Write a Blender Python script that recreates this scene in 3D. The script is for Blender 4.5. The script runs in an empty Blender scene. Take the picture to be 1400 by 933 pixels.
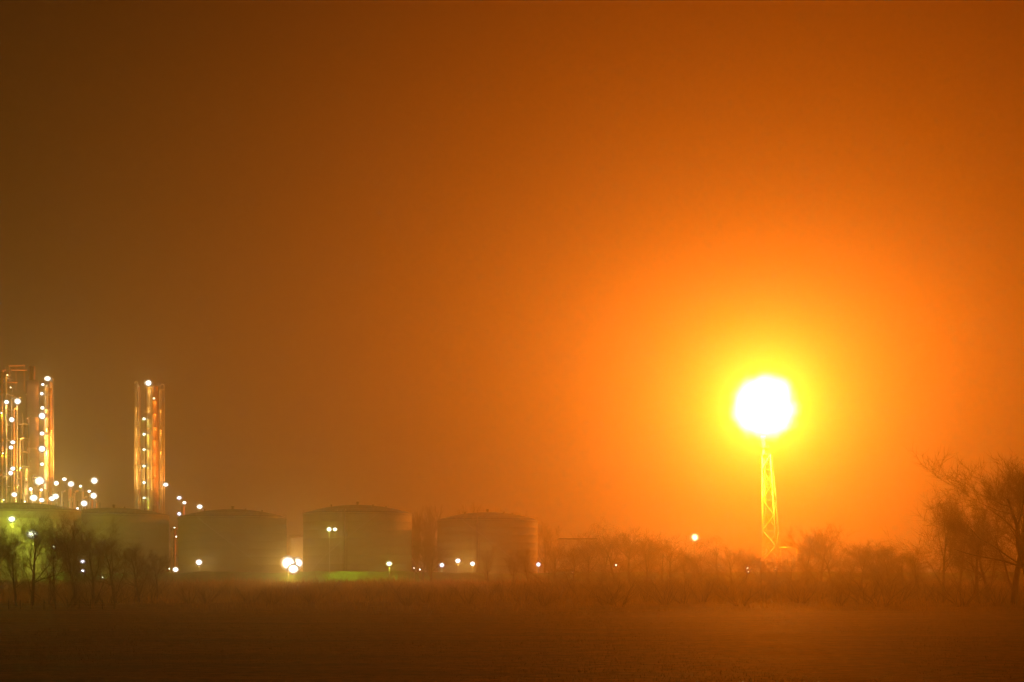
import bpy, math, random
from mathutils import Vector, Matrix
R = math.radians
sc = bpy.context.scene
COL = sc.collection

# ------------------------------------------------------------------ camera
CAMH, F, HZ = 6.5, 2000.0, 770.0          # eye height, focal length and horizon row in photo pixels
def P(px, py, Y):                          # a point of the photograph at distance Y
    return Vector(((px - 700) / F * Y, Y, CAMH + (HZ - py) / F * Y))
cam = bpy.data.cameras.new('camera'); camo = bpy.data.objects.new('camera', cam); COL.objects.link(camo)
camo.location = (0, 0, CAMH); camo.rotation_euler = (R(90), 0, 0)
cam.sensor_width = 36; cam.lens = 36 * F / 1400; cam.shift_y = (HZ - 466.5) / 1400
cam.clip_start = 0.5; cam.clip_end = 9000
sc.camera = camo

# ------------------------------------------------------------------ exposure and render settings
vs = sc.view_settings
vs.view_transform = 'Standard'; vs.look = 'None'; vs.exposure = 0.0; vs.gamma = 1.0; vs.use_curve_mapping = False
cy = sc.cycles
cy.volume_bounces = 1; cy.max_bounces = 4; cy.diffuse_bounces = 2; cy.glossy_bounces = 2
cy.use_denoising = True; cy.sample_clamp_indirect = 4.0; cy.use_light_tree = True
cy.volume_step_rate = 1.0

# ------------------------------------------------------------------ night sky
FLAME = P(1045, 556, 686)
W = bpy.data.worlds.new('World'); sc.world = W; W.use_nodes = True
nt = W.node_tree; N = nt.nodes; L = nt.links; N.clear()
def wn(t, **k):
    n = N.new(t)
    for a, b in k.items(): setattr(n, a, b)
    return n
tc = wn('ShaderNodeTexCoord')
def glow(direction, stops):
    """light thrown on the night cloud round one direction of the sky: ramp over the angle (0..1 = 0..90 deg)"""
    d = wn('ShaderNodeVectorMath', operation='DOT_PRODUCT'); d.inputs[1].default_value = direction.normalized()
    nrm = wn('ShaderNodeVectorMath', operation='NORMALIZE'); L.new(tc.outputs['Generated'], nrm.inputs[0]); L.new(nrm.outputs[0], d.inputs[0])
    ac = wn('ShaderNodeMath', operation='ARCCOSINE'); L.new(d.outputs['Value'], ac.inputs[0])
    m = wn('ShaderNodeMath', operation='DIVIDE'); L.new(ac.outputs[0], m.inputs[0]); m.inputs[1].default_value = math.pi / 2
    r = wn('ShaderNodeValToRGB'); L.new(m.outputs[0], r.inputs[0]); cr = r.color_ramp
    while len(cr.elements) < len(stops): cr.elements.new(0.5)
    for e, (p, c) in zip(cr.elements, stops): e.position = p; e.color = (*c, 1)
    cr.interpolation = 'B_SPLINE'
    return r.outputs[0]
SKY_GLOW = 1.0
g1 = glow(FLAME - camo.location, [(0, (.80, .14, .002)), (.10, (.36, .054, .0007)), (.22, (.105, .016, .0004)), (.34, (.014, .002, .0002)), (.6, (.006, .0015, .0003)), (1, (.004, .001, .0003))])
g2 = glow(Vector((-.24, 1, .06)), [(0, (.070, .036, .004)), (.12, (.040, .020, .002)), (.25, (.006, .003, .0003)), (.4, (.001, .0005, .0001)), (1, (0, 0, 0))])
ad = wn('ShaderNodeVectorMath', operation='ADD'); L.new(g1, ad.inputs[0]); L.new(g2, ad.inputs[1])
bg = wn('ShaderNodeBackground'); bg.inputs[1].default_value = SKY_GLOW
out = wn('ShaderNodeOutputWorld'); L.new(ad.outputs[0], bg.inputs[0]); L.new(bg.outputs[0], out.inputs[0])

FLARE_W = 3.4e6
LAMP_K = .12
WASH = 680000
HAZE = .0009
HAZE_G = 0.80

# ------------------------------------------------------------------ materials
def mat(name, col, rough=.7, metal=0, var=.25, scale=1.0, bump=0.0, bscale=8.0, stretch=(1, 1, 1), col2=None, spec=.5, leafy=0):
    m = bpy.data.materials.new(name); m.use_nodes = True
    n = m.node_tree.nodes; l = m.node_tree.links; b = n['Principled BSDF']
    t = n.new('ShaderNodeTexCoord'); mp = n.new('ShaderNodeMapping'); l.new(t.outputs['Object'], mp.inputs[0])
    mp.inputs['Scale'].default_value = stretch
    no = n.new('ShaderNodeTexNoise'); l.new(mp.outputs[0], no.inputs[0]); no.inputs['Scale'].default_value = scale; no.inputs['Detail'].default_value = 6
    cr = n.new('ShaderNodeValToRGB'); l.new(no.outputs[0], cr.inputs[0])
    c2 = col2 or tuple(c * (1 - var) for c in col)
    cr.color_ramp.elements[0].position = .35; cr.color_ramp.elements[0].color = (*c2, 1)
    cr.color_ramp.elements[1].position = .65; cr.color_ramp.elements[1].color = (*col, 1)
    l.new(cr.outputs[0], b.inputs['Base Color'])
    b.inputs['Roughness'].default_value = rough; b.inputs['Metallic'].default_value = metal
    b.inputs['Specular IOR Level'].default_value = spec
    if leafy:      # thin dry stems and blades let light through
        tr_ = n.new('ShaderNodeBsdfTranslucent'); l.new(cr.outputs[0], tr_.inputs[0]); mix = n.new('ShaderNodeMixShader'); mix.inputs[0].default_value = leafy
        o = n['Material Output']; l.new(b.outputs[0], mix.inputs[1]); l.new(tr_.outputs[0], mix.inputs[2]); l.new(mix.outputs[0], o.inputs['Surface'])
    if bump:
        n2 = n.new('ShaderNodeTexNoise'); l.new(mp.outputs[0], n2.inputs[0]); n2.inputs['Scale'].default_value = bscale; n2.inputs['Detail'].default_value = 4
        bp = n.new('ShaderNodeBump'); bp.inputs['Strength'].default_value = bump; bp.inputs['Distance'].default_value = .3
        l.new(n2.outputs[0], bp.inputs['Height']); l.new(bp.outputs[0], b.inputs['Normal'])
    return m
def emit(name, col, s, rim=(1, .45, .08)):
    # soft lamp halo painted into the emission: bright middle, dimmer and warmer toward the limb
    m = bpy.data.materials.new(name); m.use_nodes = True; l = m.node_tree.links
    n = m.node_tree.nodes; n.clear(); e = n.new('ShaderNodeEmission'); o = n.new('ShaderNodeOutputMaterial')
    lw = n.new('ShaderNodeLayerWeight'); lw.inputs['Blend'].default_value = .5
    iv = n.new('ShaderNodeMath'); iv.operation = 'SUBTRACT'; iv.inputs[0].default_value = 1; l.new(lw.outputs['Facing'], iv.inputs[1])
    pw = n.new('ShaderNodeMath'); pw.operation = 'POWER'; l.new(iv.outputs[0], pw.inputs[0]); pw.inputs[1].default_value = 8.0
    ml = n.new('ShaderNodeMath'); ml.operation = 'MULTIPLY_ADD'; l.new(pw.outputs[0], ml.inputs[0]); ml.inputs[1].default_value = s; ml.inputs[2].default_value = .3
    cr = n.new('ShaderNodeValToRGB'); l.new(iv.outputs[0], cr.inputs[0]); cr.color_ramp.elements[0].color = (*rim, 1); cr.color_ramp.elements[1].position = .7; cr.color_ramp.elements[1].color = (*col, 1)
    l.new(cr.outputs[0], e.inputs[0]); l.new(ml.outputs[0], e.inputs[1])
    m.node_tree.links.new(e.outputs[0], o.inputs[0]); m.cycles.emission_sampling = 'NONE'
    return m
M = {
 'tank_shell': mat('tank_paint', (.30, .27, .15), .75, 0, .22, .12, stretch=(1, 1, .12), bump=.05, bscale=.4, spec=.2),
 'tank_roof': mat('tank_roof_shaded', (.05, .03, .02), .9, 0, .3, .2, spec=.15),  # darkened to show the tank roofs less lit than the walls
 'rust_steel': mat('weathered_steel', (.20, .15, .11), .6, .3, .4, .8),
 'galv': mat('galvanised_steel', (.45, .44, .42), .42, .75, .25, .7),
 'clad': mat('aluminium_cladding', (.78, .66, .46), .36, .35, .12, .5, stretch=(1, 1, .03)),
 'concrete': mat('chimney_concrete', (.68, .42, .28), .7, 0, .2, .15, stretch=(1, 1, .2)),
 'orange_paint': mat('primer_paint', (.66, .30, .11), .4, .2, .15, .6, stretch=(1, 1, .05)),
 'pale_wall': mat('pale_wall_paint', (.72, .66, .52), .6, 0, .12, .3),
 'dark_steel': mat('dark_steel', (.07, .065, .06), .6, .4, .3, 1),
 'bark': mat('winter_bark', (.17, .12, .08), .85, 0, .4, 3),
 'birch': mat('birch_bark', (.22, .19, .16), .8, 0, .6, 5),
 'twig': mat('winter_twigs', (.32, .21, .12), .85, 0, .3, 1.5, leafy=.4),
 'brush': mat('dry_brush', (.50, .33, .14), .9, 0, .4, .6, leafy=.6),
 'grass': mat('short_damp_grass', (.26, .18, .07), .7, 0, .4, .2, leafy=.4),
 'wood': mat('fence_wood', (.13, .10, .07), .85, 0, .3, 4),
 'bund': mat('bund_grass', (.12, .26, .03), .85, 0, .45, .35, bump=.8, bscale=2.5),
 'flare_paint': mat('pale_tower_paint', (.80, .76, .62), .5, 0, .15, .5),
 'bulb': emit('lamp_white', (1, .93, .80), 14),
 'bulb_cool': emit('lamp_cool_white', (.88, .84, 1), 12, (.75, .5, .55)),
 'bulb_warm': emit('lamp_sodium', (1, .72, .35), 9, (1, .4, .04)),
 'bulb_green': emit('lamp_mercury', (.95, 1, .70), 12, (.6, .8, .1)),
}
# field: rows of short damp grass with bare streaks
fm = bpy.data.materials.new('damp_field'); fm.use_nodes = True
n = fm.node_tree.nodes; l = fm.node_tree.links; b = n['Principled BSDF']
t = n.new('ShaderNodeTexCoord'); mp = n.new('ShaderNodeMapping'); l.new(t.outputs['Object'], mp.inputs[0]); mp.inputs['Scale'].default_value = (.02, .16, 1)
a1 = n.new('ShaderNodeTexNoise'); l.new(mp.outputs[0], a1.inputs[0]); a1.inputs['Scale'].default_value = 1.2; a1.inputs['Detail'].default_value = 9; a1.inputs['Roughness'].default_value = .65
a2 = n.new('ShaderNodeTexNoise'); l.new(t.outputs['Object'], a2.inputs[0]); a2.inputs['Scale'].default_value = .9; a2.inputs['Detail'].default_value = 8
mx = n.new('ShaderNodeMath'); mx.operation = 'MULTIPLY'; l.new(a1.outputs[0], mx.inputs[0]); l.new(a2.outputs[0], mx.inputs[1])
cr = n.new('ShaderNodeValToRGB'); l.new(mx.outputs[0], cr.inputs[0])
cr.color_ramp.elements[0].position = .17; cr.color_ramp.elements[0].color = (.12, .05, .022, 1)
cr.color_ramp.elements[1].position = .36; cr.color_ramp.elements[1].color = (.31, .14, .05, 1)
l.new(cr.outputs[0], b.inputs['Base Color'])
rr = n.new('ShaderNodeMapRange'); l.new(a1.outputs[0], rr.inputs[0]); rr.inputs[1].default_value = .3; rr.inputs[2].default_value = .7; rr.inputs[3].default_value = .68; rr.inputs[4].default_value = .8
l.new(rr.outputs[0], b.inputs['Roughness']); b.inputs['Specular IOR Level'].default_value = .08
bn = n.new('ShaderNodeTexNoise'); l.new(t.outputs['Object'], bn.inputs[0]); bn.inputs['Scale'].default_value = 3.0; bn.inputs['Detail'].default_value = 6
bp = n.new('ShaderNodeBump'); bp.inputs['Strength'].default_value = .6; bp.inputs['Distance'].default_value = .12
l.new(bn.outputs[0], bp.inputs['Height']); l.new(bp.outputs[0], b.inputs['Normal'])
M['field'] = fm

# ------------------------------------------------------------------ mesh building
class MB:
    def __init__(s): s.v = []; s.f = []
    def box(s, c, d, rz=0):
        c = Vector(c); x, y, z = d[0] / 2, d[1] / 2, d[2] / 2; b = len(s.v); ca, sa = math.cos(rz), math.sin(rz)
        for i in (-1, 1):
            for j in (-1, 1):
                for k in (-1, 1):
                    s.v.append((c.x + i * x * ca - j * y * sa, c.y + i * x * sa + j * y * ca, c.z + k * z))
        for q in ((0, 1, 3, 2), (4, 6, 7, 5), (0, 4, 5, 1), (2, 3, 7, 6), (0, 2, 6, 4), (1, 5, 7, 3)): s.f.append(tuple(b + i for i in q))
        return s
    def tube(s, a, c, r0, r1=None, n=6, cap=True):
        a = Vector(a); c = Vector(c); r1 = r0 if r1 is None else r1
        d = c - a
        if d.length < 1e-6: return s
        d.normalize(); u = d.orthogonal().normalized(); w = d.cross(u); b = len(s.v)
        for p, r in ((a, r0), (c, r1)):
            for i in range(n):
                t = 2 * math.pi * i / n; q = p + (u * math.cos(t) + w * math.sin(t)) * r; s.v.append(tuple(q))
        for i in range(n):
            j = (i + 1) % n; s.f.append((b + i, b + j, b + n + j, b + n + i))
        if cap: s.f.append(tuple(b + i for i in reversed(range(n)))); s.f.append(tuple(b + n + i for i in range(n)))
        return s
    def path(s, pts, r, n=8):
        for i in range(len(pts) - 1): s.tube(pts[i], pts[i + 1], r, r, n)
        return s
    def lathe(s, c, prof, n=48, cap=True):
        c = Vector(c); b = len(s.v)
        for r, z in prof:
            for i in range(n):
                t = 2 * math.pi * i / n; s.v.append((c.x + r * math.cos(t), c.y + r * math.sin(t), c.z + z))
        for k in range(len(prof) - 1):
            for i in range(n):
                j = (i + 1) % n; s.f.append((b + k * n + i, b + k * n + j, b + (k + 1) * n + j, b + (k + 1) * n + i))
        if cap:
            s.f.append(tuple(b + i for i in reversed(range(n))))
            e = b + (len(prof) - 1) * n; s.f.append(tuple(e + i for i in range(n)))
        return s
    def ring(s, c, r, t, n=36):                # a thin tube bent in a ring
        c = Vector(c); p = [c + Vector((r * math.cos(2 * math.pi * i / n), r * math.sin(2 * math.pi * i / n), 0)) for i in range(n)]
        for i in range(n): s.tube(p[i], p[(i + 1) % n], t, t, 4, False)
        return s
    def tri(s, a, c, d):
        b = len(s.v); s.v += [tuple(a), tuple(c), tuple(d)]; s.f.append((b, b + 1, b + 2)); return s
    def build(s, name, m, parent=None, smooth=False):
        me = bpy.data.meshes.new(name); off = parent['_o'] if parent is not None and '_o' in parent else None
        if parent is not None:
            o0 = Vector(WORLD[parent.name]); me.from_pydata([(x - o0.x, y - o0.y, z - o0.z) for x, y, z in s.v], [], s.f)
        else: me.from_pydata(s.v, [], s.f)
        me.materials.append(m); me.update()
        if smooth: me.polygons.foreach_set('use_smooth', [True] * len(me.polygons))
        o = bpy.data.objects.new(name, me); COL.objects.link(o)
        if parent is not None: o.parent = parent
        WORLD[o.name] = WORLD[parent.name] if parent is not None else (0, 0, 0)
        return o
WORLD = {}                                     # world position of every object's origin
def tag(o, label=None, cat=None, group=None, kind=None):
    for k, v in (('label', label), ('category', cat), ('group', group), ('kind', kind)):
        if v: o[k] = v
    return o
def thing(name, loc, label, cat, group=None):
    o = bpy.data.objects.new(name, None); COL.objects.link(o); o.location = loc; WORLD[o.name] = tuple(loc); o.empty_display_size = .5
    return tag(o, label, cat, group)
def single(mb, name, m, loc, label, cat, group=None, kind=None, smooth=False):
    """a thing that is one mesh, with its origin at loc"""
    e = mb; loc = Vector(loc); e.v = [(x - loc.x, y - loc.y, z - loc.z) for x, y, z in e.v]
    o = e.build(name, m, None, smooth); o.location = loc; WORLD[o.name] = tuple(loc)
    return tag(o, label, cat, group, kind)

def light(parent, at, col, power, r=.3, spot=None, aim=None, size=None):
    """a light parented to a lamp"""
    if power <= 0: return
    d = bpy.data.lights.new('lamp_light', 'SPOT' if spot else 'POINT'); d.color = col; d.energy = power * LAMP_K; d.shadow_soft_size = r
    if spot: d.spot_size = R(spot); d.spot_blend = 1.0
    o = bpy.data.objects.new('lamp_light', d); COL.objects.link(o); o.parent = parent
    o.location = Vector(at) - Vector(WORLD[parent.name])
    if spot: o.rotation_euler = (Vector(aim) - Vector(at)).to_track_quat('-Z', 'Y').to_euler()
    o.visible_camera = False
    return o
COLS = {'bulb': (1, .55, .08), 'bulb_cool': (.95, .75, .25), 'bulb_warm': (1, .42, .03), 'bulb_green': (.82, 1, .07)}
def bulb_mesh(c, r, squash=1.0):
    m = MB(); r = r * 1.5; c = Vector(c)  # enlarged to carry the halo painted at the limb
    m.lathe(c, [(r * math.sin(math.pi * (k + .35) / 6.7), -r * squash * math.cos(math.pi * (k + .35) / 6.7)) for k in range(7)], 16)
    return m
def lamp_head(parent, c, r, kind='bulb', spot=0, point=0, part='lamp', squash=1.0):
    """lamp housing part with its lit bulb as a sub-part; a point light for its own glow, an added beam for the halo"""
    c = Vector(c); squash = .78 + .24 * ((c.x * 7.31 + c.z * 3.7) % 1.0)
    h = MB(); h.lathe(c + Vector((0, r * 1.3, r * .55)), [(r * .2, r * .4), (r * .5, r * .3), (r * .62, 0), (r * .55, -.04)], 12)
    h.box(c + Vector((0, r * 1.15, .0)), (r * .5, r * .5, r * 1.2))
    ho = h.build(part, M['dark_steel'], parent)
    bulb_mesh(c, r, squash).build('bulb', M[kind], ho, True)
    if spot: light(ho, c + Vector((0, -r * 1.8, 0)), COLS[kind], spot * 3.4 * (r / 1.15) ** 1.6, r * .35, 14, (c.x * .06, 0, CAMH))  # narrow beam toward the camera, added to raise a halo in the haze
    if point: light(ho, c + Vector((0, -r * .3, -r * 2.0)), COLS[kind], point * .7, r * .35)
    return ho

# ------------------------------------------------------------------ ground
def ground_z(x, y): return 0.0
g = MB()
xs = [-1500, -1000, -600] + [-400 + 20 * i for i in range(41)] + [600, 1000, 1500]
ys = [-250, -60, 0] + [20 * i for i in range(1, 45)] + [1000, 1300, 1580]
rnd = random.Random(3)
for y in ys:
    for x in xs:
        g.v.append((x, y, rnd.uniform(-.12, .12) if 30 < y < 490 and abs(x) < 390 else 0))
for j in range(len(ys) - 1):
    for i in range(len(xs) - 1):
        a = j * len(xs) + i; g.f.append((a, a + 1, a + 1 + len(xs), a + len(xs)))
tag(g.build('ground', M['field'], None, True), kind='structure')

# grass bund round the tank yard: a long low bank, slightly uneven
bd = MB(); prof = [(-12, -.1), (-7, 1.5), (-3.5, 2.9), (-1.2, 3.2), (1.2, 3.2), (5, 1.6), (8, -.1)]; segs = []
for i in range(150):
    x = -260 + i * 4.0; u = rnd.uniform(-.18, .18) + .25 * math.sin(i * .37) + .15 * math.sin(i * .83); rise = .5 * math.exp(-((x + 65) / 22) ** 2)
    segs.append([(x, 512 + dy + u, (z + (rise if z > 1 else 0) + (u if z > .5 else 0))) for dy, z in prof])
for s_ in segs: bd.v += s_
for i in range(len(segs) - 1):
    for k in range(len(prof) - 1):
        a = i * len(prof) + k; bd.f.append((a, a + len(prof), a + len(prof) + 1, a + 1))
tag(bd.build('grass_bank', M['bund'], None, True), kind='structure')

# ------------------------------------------------------------------ storage tanks
def storage_tank(px0, px1, rim_py, top_py, Y, label, stairs_px=None, side=1, rail=True, dark=False):
    c = P((px0 + px1) / 2, 700, Y); r = (px1 - px0) / 2 / F * Y; zr = P(0, rim_py, Y).z; zt = P(0, top_py, Y).z
    e = thing('storage_tank', (c.x, Y, 0), label, 'storage tank', 'domed oil storage tanks behind the bank')
    h = zr; nC = 8; prof = [(r + .25, 0), (r + .25, .25), (r, .26)]
    for k in range(1, nC + 1):
        z = h * k / nC
        if k < nC: prof += [(r, z - .02), (r + .012, z), (r, z + .02)]
    prof += [(r, h - .5)]
    MB().lathe((c.x, Y, 0), prof + [(r, h)], 96).build('shell', M['tank_shell'], e, True)
    wg = MB(); wg.lathe((c.x, Y, 0), [(r + .02, h - .62), (r + .38, h - .6), (r + .38, h - .45), (r + .02, h - .43)], 72, False)
    wg.lathe((c.x, Y, 0), [(r - .02, h), (r + .22, h + .01), (r + .22, h + .16), (r - .3, h + .18)], 72, False)
    wg.build('wind_girder', M['rust_steel'], e)
    dp = [((r + .1) * math.cos(math.pi / 2 * k / 10), h + .12 + (zt - h) * (1 - ((1 - k / 10) ** 2) if k else 0)) for k in range(11)]
    dp = [((r + .12) * (1 - k / 12), h + .12 + (zt - h) * (1 - (1 - k / 12) ** 2)) for k in range(12)] + [(.4, zt + .12)]
    rf = MB().lathe((c.x, Y, 0), dp, 96).build('roof', M['tank_roof'], e, True)
    v = MB(); v.tube((c.x, Y, zt), (c.x, Y, zt + 1.1), .45, .45, 10).tube((c.x, Y, zt + 1.1), (c.x, Y, zt + 1.35), .8, .3, 10)
    v.build('roof_vent', M['rust_steel'], rf)
    for a in (.6, 2.2, 3.9, 5.3):
        v = MB(); q = Vector((c.x + r * .6 * math.cos(a), Y + r * .6 * math.sin(a), zt - (zt - h) * .36)); v.tube(q, q + Vector((0, 0, 1.1)), .25, .25, 8); v.build('roof_vent', M['rust_steel'], rf)
    rm = MB()
    for zz in (.55, 1.1): rm.ring((c.x, Y, h + zz + .15), r - .05, .035, 72)
    for i in range(48):
        a = 2 * math.pi * i / 48; q = Vector((c.x + (r - .05) * math.cos(a), Y + (r - .05) * math.sin(a), h + .12)); rm.tube(q, q + Vector((0, 0, 1.15)), .04, .04, 4)
    rm.build('railing', M['galv'], e)
    # spiral stair winding up the visible face
    st = MB(); a0, a1 = (R(-150), R(-62)) if side > 0 else (R(-30), R(-118)); ns = int(h / .24)
    pr = None
    for i in range(ns):
        a = a0 + (a1 - a0) * i / ns; z = h * (i + .5) / ns
        st.box((c.x + (r + .5) * math.cos(a), Y + (r + .5) * math.sin(a), z), (.8, .34, .05), a)
        q = Vector((c.x + (r + .9) * math.cos(a), Y + (r + .9) * math.sin(a), z))
        if i % 4 == 0:
            st.tube(q, q + Vector((0, 0, 1.05)), .03, .03, 4)
            if pr: st.tube(pr + Vector((0, 0, 1.05)), q + Vector((0, 0, 1.05)), .035, .035, 4); st.tube(pr, q, .07, .07, 4)
            pr = q
    st.build('stairway', M['galv'], e)
    if stairs_px:       # vertical riser pipes with a caged ladder up the front
        x = P(stairs_px, 0, Y - r).x; dx = x - c.x; yy = Y - math.sqrt(max(r * r - dx * dx, 0)) - .5
        pb = MB(); pb.tube((x, yy, 0), (x, yy, h + .9), .28, .28, 10); pb.tube((x + .9, yy, 0), (x + .9, yy, h - 1), .16, .16, 8)
        pb.tube((x, yy, h + .9), (x + .2, yy + 2.5, h + .9), .28, .28, 10)
        for k in range(6): pb.box((x + .4, yy + .35, 1.5 + (h - 3) * k / 5), (1.8, .5, .15))
        pb.build('riser_pipe', M['rust_steel'], e)
        ld = MB()
        for s_ in (-.25, .25): ld.tube((x - 1.3 + s_, yy - .2, .3), (x - 1.3 + s_, yy - .2, h + 1.1), .04, .04, 4)
        for k in range(int(h / .3)): ld.tube((x - 1.55, yy - .2, .4 + .3 * k), (x - 1.05, yy - .2, .4 + .3 * k), .02, .02, 4)
        ld.build('ladder', M['galv'], e)
    for a in (-1.2, -1.75, -2.1):
        np_ = MB(); q = Vector((c.x + r * math.cos(a), Y + r * math.sin(a), 1.0)); d = Vector((math.cos(a), math.sin(a), 0))
        np_.tube(q, q + d * 1.2, .32, .32, 10).tube(q + d * 1.1, q + d * 1.3, .5, .5, 12); np_.build('nozzle', M['rust_steel'], e)
    return e
TY = 544
storage_tank(-48, 108, 699, 688, 520, 'storage tank at the far left edge, floodlit wall behind bare trees', side=1)
storage_tank(82, 229, 705, 695, TY, 'dark domed storage tank directly in front of the slim lit tower')
storage_tank(245, 391, 708, 697, TY, 'olive domed storage tank right of the slim lit tower, lamp low on its left', side=-1)
storage_tank(415, 563, 703, 691, TY, 'domed storage tank behind the twin floodlight pole above the green bank', 471)
storage_tank(598, 735, 712, 701, TY + 10, 'orange domed storage tank behind the row of three low lamps', 652, side=-1)

# small bright tank between the third and fourth tanks, with a stair head
c = P(406, 0, 575); r = 10 / F * 575; zt = P(0, 736, 575).z
e = thing('small_tank', (c.x, 575, 0), 'small pale brightly lit tank in the gap beside the brightest lamp cluster', 'storage tank')
MB().lathe((c.x, 575, 0), [(r, 0), (r, zt), (r + .12, zt), (r + .12, zt + .15), (r * .5, zt + .6), (.2, zt + .7)], 32).build('shell', M['pale_wall'], e, True)
m = MB(); m.ring((c.x, 575, zt + 1.2), r, .05, 24).ring((c.x, 575, zt + .7), r, .04, 24)
for i in range(14):
    a = i * math.pi / 7; m.tube((c.x + r * math.cos(a), 575 + r * math.sin(a), zt), (c.x + r * math.cos(a), 575 + r * math.sin(a), zt + 1.2), .04, .04, 4)
m.build('railing', M['galv'], e)
m = MB(); a0 = c.x - r - 1.2
for s_ in (0, 1.4): m.tube((a0 - s_, 573.6, 0), (a0 - s_, 573.6, zt + 1.8), .1, .1, 6)
for k in range(5):
    z0 = zt * k / 5; m.tube((a0 - (k % 2) * 1.4, 573.6, z0), (a0 - ((k + 1) % 2) * 1.4, 573.6, z0 + zt / 5), .06, .06, 4)
    m.box((a0 - .7, 574, z0 + zt / 5), (1.6, 1.4, .08))
m.box((a0 + 1, 574, zt + .1), (4, 1.5, .1)); m.build('stair_tower', M['galv'], e)

# low flat-roofed store behind the hedge line right of the tanks
c = P(789, 0, 600); zt = P(0, 738, 600).z
e = thing('storage_shed', (c.x, 600, 0), 'low flat-roofed shed just showing over the hedge right of the last tank', 'building')
wd = 50 / F * 600
MB().box((c.x, 600, zt / 2), (wd, 14, zt)).build('wall', M['pale_wall'], e)
MB().box((c.x, 600, zt + .2), (wd + .8, 14.8, .4)).build('roof', M['tank_roof'], e)
m = MB().box((c.x - 3, 592.96, 2), (4, .08, 4)); m.build('door', M['rust_steel'], e)

# ------------------------------------------------------------------ lamp posts in the tank yard
def lamp_post(px, py, Y, r, kind, label, spot=0, point=0, arm=0, twin=None, group='lamp posts in the tank yard', name='lamp_post'):
    p = P(px, py, Y); e = thing(name, (p.x, Y + .9, 0), label, 'lamp post', group)
    m = MB(); m.tube((p.x, Y + .9, 0), (p.x, Y + .9, p.z + .3), .11, .07, 8).box((p.x, Y + .9, .15), (.5, .5, .3)); m.build('pole', M['galv'], e)
    m = MB(); m.tube((p.x, Y + .9, p.z + .3), (p.x, Y + .3, p.z + .45), .05, .05, 6)
    if twin:
        q = P(twin, py, Y); m.tube((p.x, Y + .9, p.z + .3), (q.x, Y + .5, p.z + .3), .06, .06, 6)
    m.build('bracket', M['galv'], e)
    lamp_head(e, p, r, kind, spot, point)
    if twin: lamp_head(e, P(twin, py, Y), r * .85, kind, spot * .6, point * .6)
    return e
YARD = [
 (272, 769, 520, .95, 'bulb', 'lamp post low in front of the third tank, near its left side', 1.0, 1.0),
 (240, 779, 521, .85, 'bulb', 'lamp post at the foot of the gap left of the third tank', .7, .8),
 (231, 778, 560, .35, 'bulb_green', 'small dim lamp post just left of the gap lamp', .0, .3),
 (394, 770, 501, 1.9, 'bulb', 'left lamp post of the brightest cluster beside the small pale tank', 3.0, 4.0),
 (406, 770, 560, 1.9, 'bulb', 'right lamp post of the brightest cluster beside the small pale tank', 2.0, 14),
 (401, 778, 499, 1.5, 'bulb', 'lowest lamp post in the middle of the brightest cluster', 1.5, 2.5),
 (532, 771, 500, .85, 'bulb_green', 'lamp post in front of the right side of the tank on the green bank', .8, 2.5),
 (604, 773, 521, .78, 'bulb_cool', 'leftmost lamp post at the left foot of the orange tank', .6, 2.0),
 (626, 767, 527, .80, 'bulb', 'middle and highest lamp post of the row before the orange tank', .7, 8),
 (646, 771, 524, .72, 'bulb', 'third lamp post of the row before the orange tank', .6, 2.0),
 (736, 772, 522, .62, 'bulb_cool', 'lamp post at the right foot of the orange tank', .4, .4),
 (113, 768, 470, .62, 'bulb_cool', 'upper bluish white lamp post among the bare trees before the left tanks', .4, .2),
 (113, 781, 440, .58, 'bulb_cool', 'lower bluish white lamp post among the bare trees before the left tanks', .4, .2),
 (950, 735, 520, 1.2, 'bulb_warm', 'lone warm street lamp on a tall pole left of the flare tower', 1.4, 1.0),
 (566, 777, 500, .22, 'bulb', 'faint lamp post in the gap right of the green bank', 0, .1),
 (574, 779, 500, .26, 'bulb', 'tiny lamp post beside the faint one right of the green bank', 0, .1),
 (783, 783, 480, .20, 'bulb_warm', 'tiny lamp post before the hedge, first right of the last tank', 0, .0),
 (842, 773, 560, .36, 'bulb', 'tiny lamp post in the hedge halfway from tanks to street lamp', 0, .0),
 (983, 775, 560, .20, 'bulb_warm', 'very faint lamp post between the street lamp and the flare tower', 0, .0),
 (1022, 777, 540, .40, 'bulb', 'upper of two tiny lamp posts left of the flare tower foot', 0, .0),
 (1023, 782, 500, .32, 'bulb', 'lower of two tiny lamp posts left of the flare tower foot', 0, .0),
 (1060, 779, 520, .26, 'bulb_warm', 'tiny lamp post directly below the flare tower', 0, .0),
]
K1 = 2500
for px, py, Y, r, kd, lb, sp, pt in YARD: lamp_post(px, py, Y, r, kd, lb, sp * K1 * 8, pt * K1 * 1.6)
lamp_post(450, 724, 505, .72, 'bulb_green', 'tall twin floodlight pole standing before the tank on the green bank', K1 * 6, K1 * 2.5, twin=458, name='floodlight_pole')
twinp = [o for o in bpy.data.objects if o.name == 'floodlight_pole'][0]
light([c_ for c_ in twinp.children if c_.name.startswith('lamp')][0], P(452, 726, 502), (.75, 1, .10), 130000, .3, 78, (P(478, 0, 505).x, 503, 1.5))  # extra greenish spot added to brighten the grass bank
for px, py, Y, r, sp, pt, lb in [(16, 710, 493, 1.0, 1.2, 10, 'upper floodlight pole lighting the far left tank wall'), (44, 731, 494, 1.5, 2.0, 20, 'brightest floodlight pole lighting the far left tank wall'), (74, 748, 496, .55, .5, 8, 'lower dimmer floodlight pole lighting the far left tank wall'), (140, 790, 470, .3, .0, .4, 'dim lamp post low behind the hedge before the second tank')]:
    lamp_post(px, py, Y, r, 'bulb_green', lb, sp * K1 * 8, pt * K1 * 1.5, group='floodlights before the left tanks')

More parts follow.
